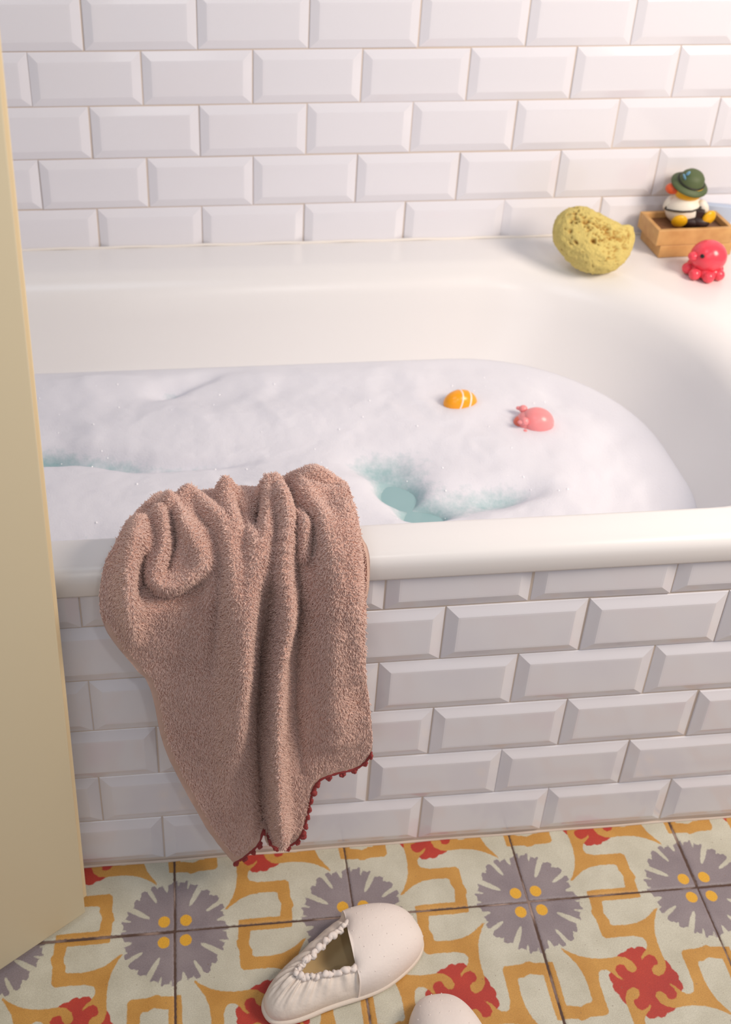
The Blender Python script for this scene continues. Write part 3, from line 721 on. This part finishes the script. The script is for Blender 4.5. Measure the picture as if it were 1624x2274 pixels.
# ------------------------------------------------------------------ sponge on the tub corner
SIL = [(-178.2, 0.0547), (-160.9, 0.0485), (-136.6, 0.0437), (-110.6, 0.0452), (-94.4, 0.046), (-72.9, 0.048), (-53.5, 0.0504), (-32.6, 0.0523), (-16.7, 0.0552), (0.0, 0.0573), (8.6, 0.0588), (19.4, 0.0583), (24.6, 0.0543), (29.6, 0.0446), (45.0, 0.0399), (67.7, 0.0372), (87.5, 0.0406), (100.5, 0.0484), (115.3, 0.0536), (131.3, 0.0587), (144.5, 0.0607), (156.0, 0.0608), (166.2, 0.059)]
def make_sponge():
    bm = bmesh.new(); bmesh.ops.create_icosphere(bm, subdivisions=6, radius=1)
    D = np.array([v.co[:] for v in bm.verts]); D /= np.linalg.norm(D, axis=1)[:, None]
    th = np.degrees(np.arctan2(D[:, 1], D[:, 0])); a = [q[0] for q in SIL]; r = [q[1] for q in SIL]
    rs = np.interp(th, [a[-1] - 360] + a + [a[0] + 360], [r[-1]] + r + [r[0]])
    rxy = np.hypot(D[:, 0], D[:, 1]); k = fade(np.clip(rxy, 0, 1)); rs = .052 * (1 - k) + rs * k
    V = np.stack([D[:, 0] * rs, D[:, 1] * rs, D[:, 2] * .034 * (1 + .10 * fbm(D, 2.2, 3, 2))], 1)
    V += D * (.0022 * fbm(D, 5, 3, 6))[:, None]
    pore = np.zeros(len(V)); dep = np.zeros(len(V))
    rg = np.random.default_rng(5); H = []
    def spot(x, y, w, d):
        z = math.sqrt(max(0.02, 1 - x * x - y * y)); c = np.array([x, y, z]); H.append((c / np.linalg.norm(c), w, d))
    for q in range(150):       # fine pores in a belt from the upper left to the right
        u = rg.uniform(-.62, .85); spot(u + rg.normal(0, .03), .42 - .42 * (u + .3) + rg.normal(0, .17), rg.uniform(.018, .044), rg.uniform(.0026, .006))
    for q in range(60): spot(rg.uniform(.1, .7), rg.uniform(-.7, .1), rg.uniform(.014, .034), rg.uniform(.002, .004))
    for q in range(120):
        c = rg.normal(size=3); H.append((c / np.linalg.norm(c), rg.uniform(.014, .032), rg.uniform(.0015, .003)))
    spot(-.18, -.08, .070, .008); spot(-.62, -.10, .060, .005); spot(-.68, .20, .055, .004); spot(-.30, .45, .05, .005); spot(.28, .30, .05, .006); spot(.42, .02, .05, .006)
    Dw = D + .03 * np.stack([fbm(D, 16, 2, 11), fbm(D, 16, 2, 12), fbm(D, 16, 2, 13)], 1)
    for c, w, d in H:
        g = np.exp(-(((Dw - c) ** 2).sum(1) / (w * w)) ** 1.5)
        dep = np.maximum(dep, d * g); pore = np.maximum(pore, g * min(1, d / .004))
    V -= D * dep[:, None]; V += D * (.0008 * fbm(D, 34, 3, 17) + .0008 * vnoise(D, 75, 23))[:, None]
    Rv = np.array([[0.99497, 0.03613, -0.0934], [-0.09838, 0.52718, -0.84404], [0.01874, 0.84899, 0.52808]])
    V = V @ Rv.T
    for v, c in zip(bm.verts, V): v.co = c
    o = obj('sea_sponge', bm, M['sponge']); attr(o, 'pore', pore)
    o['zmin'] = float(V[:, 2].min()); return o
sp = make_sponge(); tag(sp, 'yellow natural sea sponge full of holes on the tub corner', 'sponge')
sp.location = (0.9887, 0.5700, 0.5050)
del sp['zmin']

# ------------------------------------------------------------------ wooden soap boxes
def make_tray(name, label, z, w, d, hgt, loc, rz, fl=.005):
    t = thing(name, label, 'soap box', (loc[0], loc[1], z), rz, 'stacked wooden boxes')
    th = .0065
    bm = bmesh.new(); box(bm, (-w / 2, -d / 2, 0), (w / 2, -d / 2 + th, hgt), .0012); obj('front_board', bm, M['wood'], t)
    bm = bmesh.new(); box(bm, (-w / 2, d / 2 - th, 0), (w / 2, d / 2, hgt), .0012); obj('back_board', bm, M['wood'], t)
    for s in (-1, 1):
        bm = bmesh.new(); x0 = -w / 2 if s < 0 else w / 2 - th
        box(bm, (x0, -d / 2 + th, 0), (x0 + th, d / 2 - th, hgt), .001); obj('side_board', bm, M['wood'], t)
    bm = bmesh.new(); box(bm, (-w / 2 + th, -d / 2 + th, 0), (w / 2 - th, d / 2 - th, fl)); obj('bottom_board', bm, M['wood_in'], t, False)
    return t
make_tray('wooden_box', 'lower shallow wooden box standing on the tub corner', .4625, .112, .066, .0195, (1.1560, .6285), math.radians(2))
make_tray('wooden_box', 'upper shallow wooden box holding the toy duck', .4822, .116, .068, .0245, (1.1505, .6290), math.radians(2), .0155)

# ------------------------------------------------------------------ novelty duck
duck = thing('toy_duck', 'toy duck in green felt hat sitting in the wooden box', 'toy duck', (1.147, .6375, .4985), math.radians(-25)); duck.scale = (1.08, 1.08, 1.08)
def part(name, m, fn, par=None, label=None):
    bm = bmesh.new(); fn(bm); o = obj(name, bm, m, par or duck)
    if label: o['label'] = label
    return o
# local frame: -y faces the camera, beak turned to -x
part('body', M['whitecloth'], lambda bm: ball(bm, (0, 0, .020), (.0245, .021, .0225), 28, 20, warp=lambda p: Vector((p.x * (1 - .12 * p.z), p.y, p.z))))
part('trousers', M['leather'], lambda bm: (ball(bm, (.012, -.002, .009), (.0225, .0205, .0105), 24, 14), ball(bm, (.022, -.012, .010), (.014, .010, .009), 18, 12)))
head = part('head', M['yellow'], lambda bm: ball(bm, (0, 0, .049), (.0200, .0190, .0170), 28, 20))
part('beak', M['beak'], lambda bm: ball(bm, (-.0205, -.006, .0485), (.0095, .0095, .0075), 18, 12), label='orange-red beak')
for e in (-.0095, .004):
    part('eye', M['black'], lambda bm: ball(bm, (-.0125 + abs(e) * .1, -.0135 if e < 0 else .011, .0535), .0019, 10, 8), head)
HM = Matrix.Translation((.0005, -.0005, .0580)) @ Matrix.Scale(.94, 4) @ rotm(math.radians(14), math.radians(14), 0)
hat = part('hat', M['hat'], lambda bm: lathe(bm, [(.004, .001), (.018, -.0005), (.0245, -.0035), (.0265, -.0045), (.0268, -.003), (.0235, 0), (.0188, .0022), (.0178, .006), (.0160, .012), (.0125, .0165), (.007, .019), (.0015, .0195)], HM, 40), label='green felt hat')
part('hat_band', M['hatband'], lambda bm: tube(bm, [HM @ Vector((.0186 * math.cos(a), .0186 * math.sin(a), .0036)) for a in np.linspace(0, 2 * PI, 40)[:-1]], .0014, 8, True), hat)
part('feather', M['feather'], lambda bm: (ball(bm, HM @ Vector((-.0125, -.011, .0125)), (.0016, .0034, .0075), 12, 9, rotm(.5, -.5, .3)), ball(bm, HM @ Vector((-.0105, -.0095, .0195)), (.002, .0025, .004), 10, 8, rotm(.2, .5, 0))), hat, 'pale blue feather')
def foot(c, rx, rz, nm='foot'):
    R = rotm(rx, 0, rz)
    f = part(nm, M['yellow'], lambda bm: ball(bm, c, (.0105, .0052, .0112), 20, 14, R))
    return f
foot((-.0035, -.0240, .0112), .45, .25); foot((.0330, -.0120, .0172), .2, .75)
part('leg', M['leather'], lambda bm: tube(bm, [(.012, -.004, .009), (.021, -.007, .0105), (.0295, -.0095, .0150)], [.0095, .0085, .0065], 14))
part('leg', M['whitecloth'], lambda bm: tube(bm, [(-.002, -.010, .010), (-.002, -.017, .010), (-.0018, -.021, .0097)], [.0085, .0075, .0065], 14))
part('wing', M['whitecloth'], lambda bm: ball(bm, (.0235, -.0045, .0285), (.0065, .006, .0105), 16, 12, rotm(0, -.5, 0)))
part('wing', M['whitecloth'], lambda bm: ball(bm, (-.0215, .0015, .0245), (.0055, .0085, .0115), 16, 12, rotm(0, .35, 0)))
part('shoulder_strap', M['strap'], lambda bm: tube(bm, [(-.0245, -.004, .0175), (-.0215, -.0125, .020), (-.013, -.0195, .0225), (-.002, -.0222, .0243), (.010, -.0198, .026), (.0185, -.0135, .0285), (.0215, -.004, .0315)], .0013, 8))
part('collar', M['strap'], lambda bm: tube(bm, [(-.0225 , -.004, .026), (-.0235, -.006, .021), (-.0243, -.004, .0175)], .0013, 8))
part('satchel', M['leather'], lambda bm: box(bm, (.0145, -.0165, .012), (.0265, -.003, .0275), .003, 3))

pk = thing('soap_packet', 'pale blue and pink packet leaning behind the toy duck', 'packet', (1.2115, .6610, .4628), math.radians(-18))
bm = bmesh.new(); box(bm, (-.022, -.006, 0), (.022, .006, .040), .001); obj('wrapper', bm, M['palepink'], pk)
bm = bmesh.new(); box(bm, (-.0223, -.0063, .020), (.0223, .0063, .0515), .001); obj('blue_sleeve', bm, M['blue'], pk)

# ------------------------------------------------------------------ pink octopus
oc = thing('toy_octopus', 'coral pink rubber octopus toy standing on the tub corner', 'toy octopus', (1.1445, .5365, .4625), math.radians(-8))
hd = part('head', M['pink'], lambda bm: (ball(bm, (.002, 0, .0305), (.0250, .0235, .0235), 32, 22), ball(bm, (.001, 0, .014), (.0165, .0165, .014), 24, 14)), oc)
part('snout', M['pink'], lambda bm: ball(bm, (-.0215, -.007, .033), (.0075, .0075, .0065), 18, 12), oc)
for a in (-1, 1):
    part('eye', M['black'], lambda bm: ball(bm, (-.0135 if a < 0 else -.0075, -.0185 if a < 0 else .0195, .0392 if a < 0 else .036), (.0030, .0018, .0032), 14, 10, rotm(0, 0, -.55)), oc, 'black painted eye')
for k in range(7):
    an = 2 * PI * (k + .15) / 7
    pts = [(.006 * math.cos(an), .006 * math.sin(an), .013), (.015 * math.cos(an), .015 * math.sin(an), .0092), (.0215 * math.cos(an + .12), .0215 * math.sin(an + .12), .0085)]
    part('tentacle', M['pink'], lambda bm: (tube(bm, pts, [.0078, .0088, .0070], 14), ball(bm, pts[-1], .0084, 16, 12)), oc)

# ------------------------------------------------------------------ floating toys
fz = foam_z(.781, .425)
fish = thing('toy_fish', 'orange toy fish with white stripes half sunk in the foam', 'toy fish', (.7805, .4255, fz), math.radians(12))
def fishbody(bm, s=1.0, cut=None):
    ball(bm, (0, 0, -.001), (.0245 * s, .0160 * s, .0195 * s), 48, 26, rotm(0, math.radians(10), 0))
part('body', M['orange'], fishbody, fish)
def band(bm, x0, w):
    n = 44; R = rotm(0, math.radians(10), 0)
    for xa in (0,):
        rows = []
        for dx in (-w, -w * .5, 0, w * .5, w):
            ring_ = []
            for i in range(n):
                t = 2 * PI * i / n; x = x0 + dx + .0040 * math.cos(t)
                k = math.sqrt(max(0, 1 - (x / .0245) ** 2)) * (1.03 if abs(dx) < w else .98)
                ring_.append(bm.verts.new(Matrix.Translation((0, 0, -.001)) @ R @ Vector((x * (1.01 if abs(dx) < w else 1), k * .0160 * math.sin(t), k * .0195 * math.cos(t)))))
            rows.append(ring_)
        for A, B in zip(rows[:-1], rows[1:]):
            for i in range(n): bm.faces.new((A[i], A[(i + 1) % n], B[(i + 1) % n], B[i]))
part('stripe', M['stripe'], lambda bm: band(bm, -.0075, .0014), fish, 'white stripe'); part('stripe', M['stripe'], lambda bm: band(bm, .0055, .0018), fish, 'white stripe')
part('tail', M['orange'], lambda bm: ball(bm, (.027, 0, -.012), (.010, .003, .009), 16, 10), fish)

pz = foam_z(.868, .373)
pig = thing('toy_pig', 'pink rubber pig with round ears floating in the foam', 'toy pig', (.8690, .3725, pz), math.radians(-12))
part('body', M['rosepink'], lambda bm: (ball(bm, (.003, 0, .002), (.0225, .0195, .0195), 32, 22), ball(bm, (-.010, 0, .000), (.0145, .0155, .0150), 24, 16)), pig)
part('snout', M['coral'], lambda bm: ball(bm, (-.0195, -.001, -.002), (.0085, .0105, .0105), 20, 14), pig, 'deep coral snout')
for s in (-1, 1):
    part('ear', M['rosepink'], lambda bm: (ball(bm, (-.0150, s * .0145, .0110), (.0058, .0055, .0055), 16, 12), ball(bm, (-.0205, s * .0165, .0105), (.0042, .0028, .0028), 12, 8)), pig)
part('foot', M['rosepink'], lambda bm: ball(bm, (-.0130, -.0190, -.0035), .0042, 12, 8), pig)
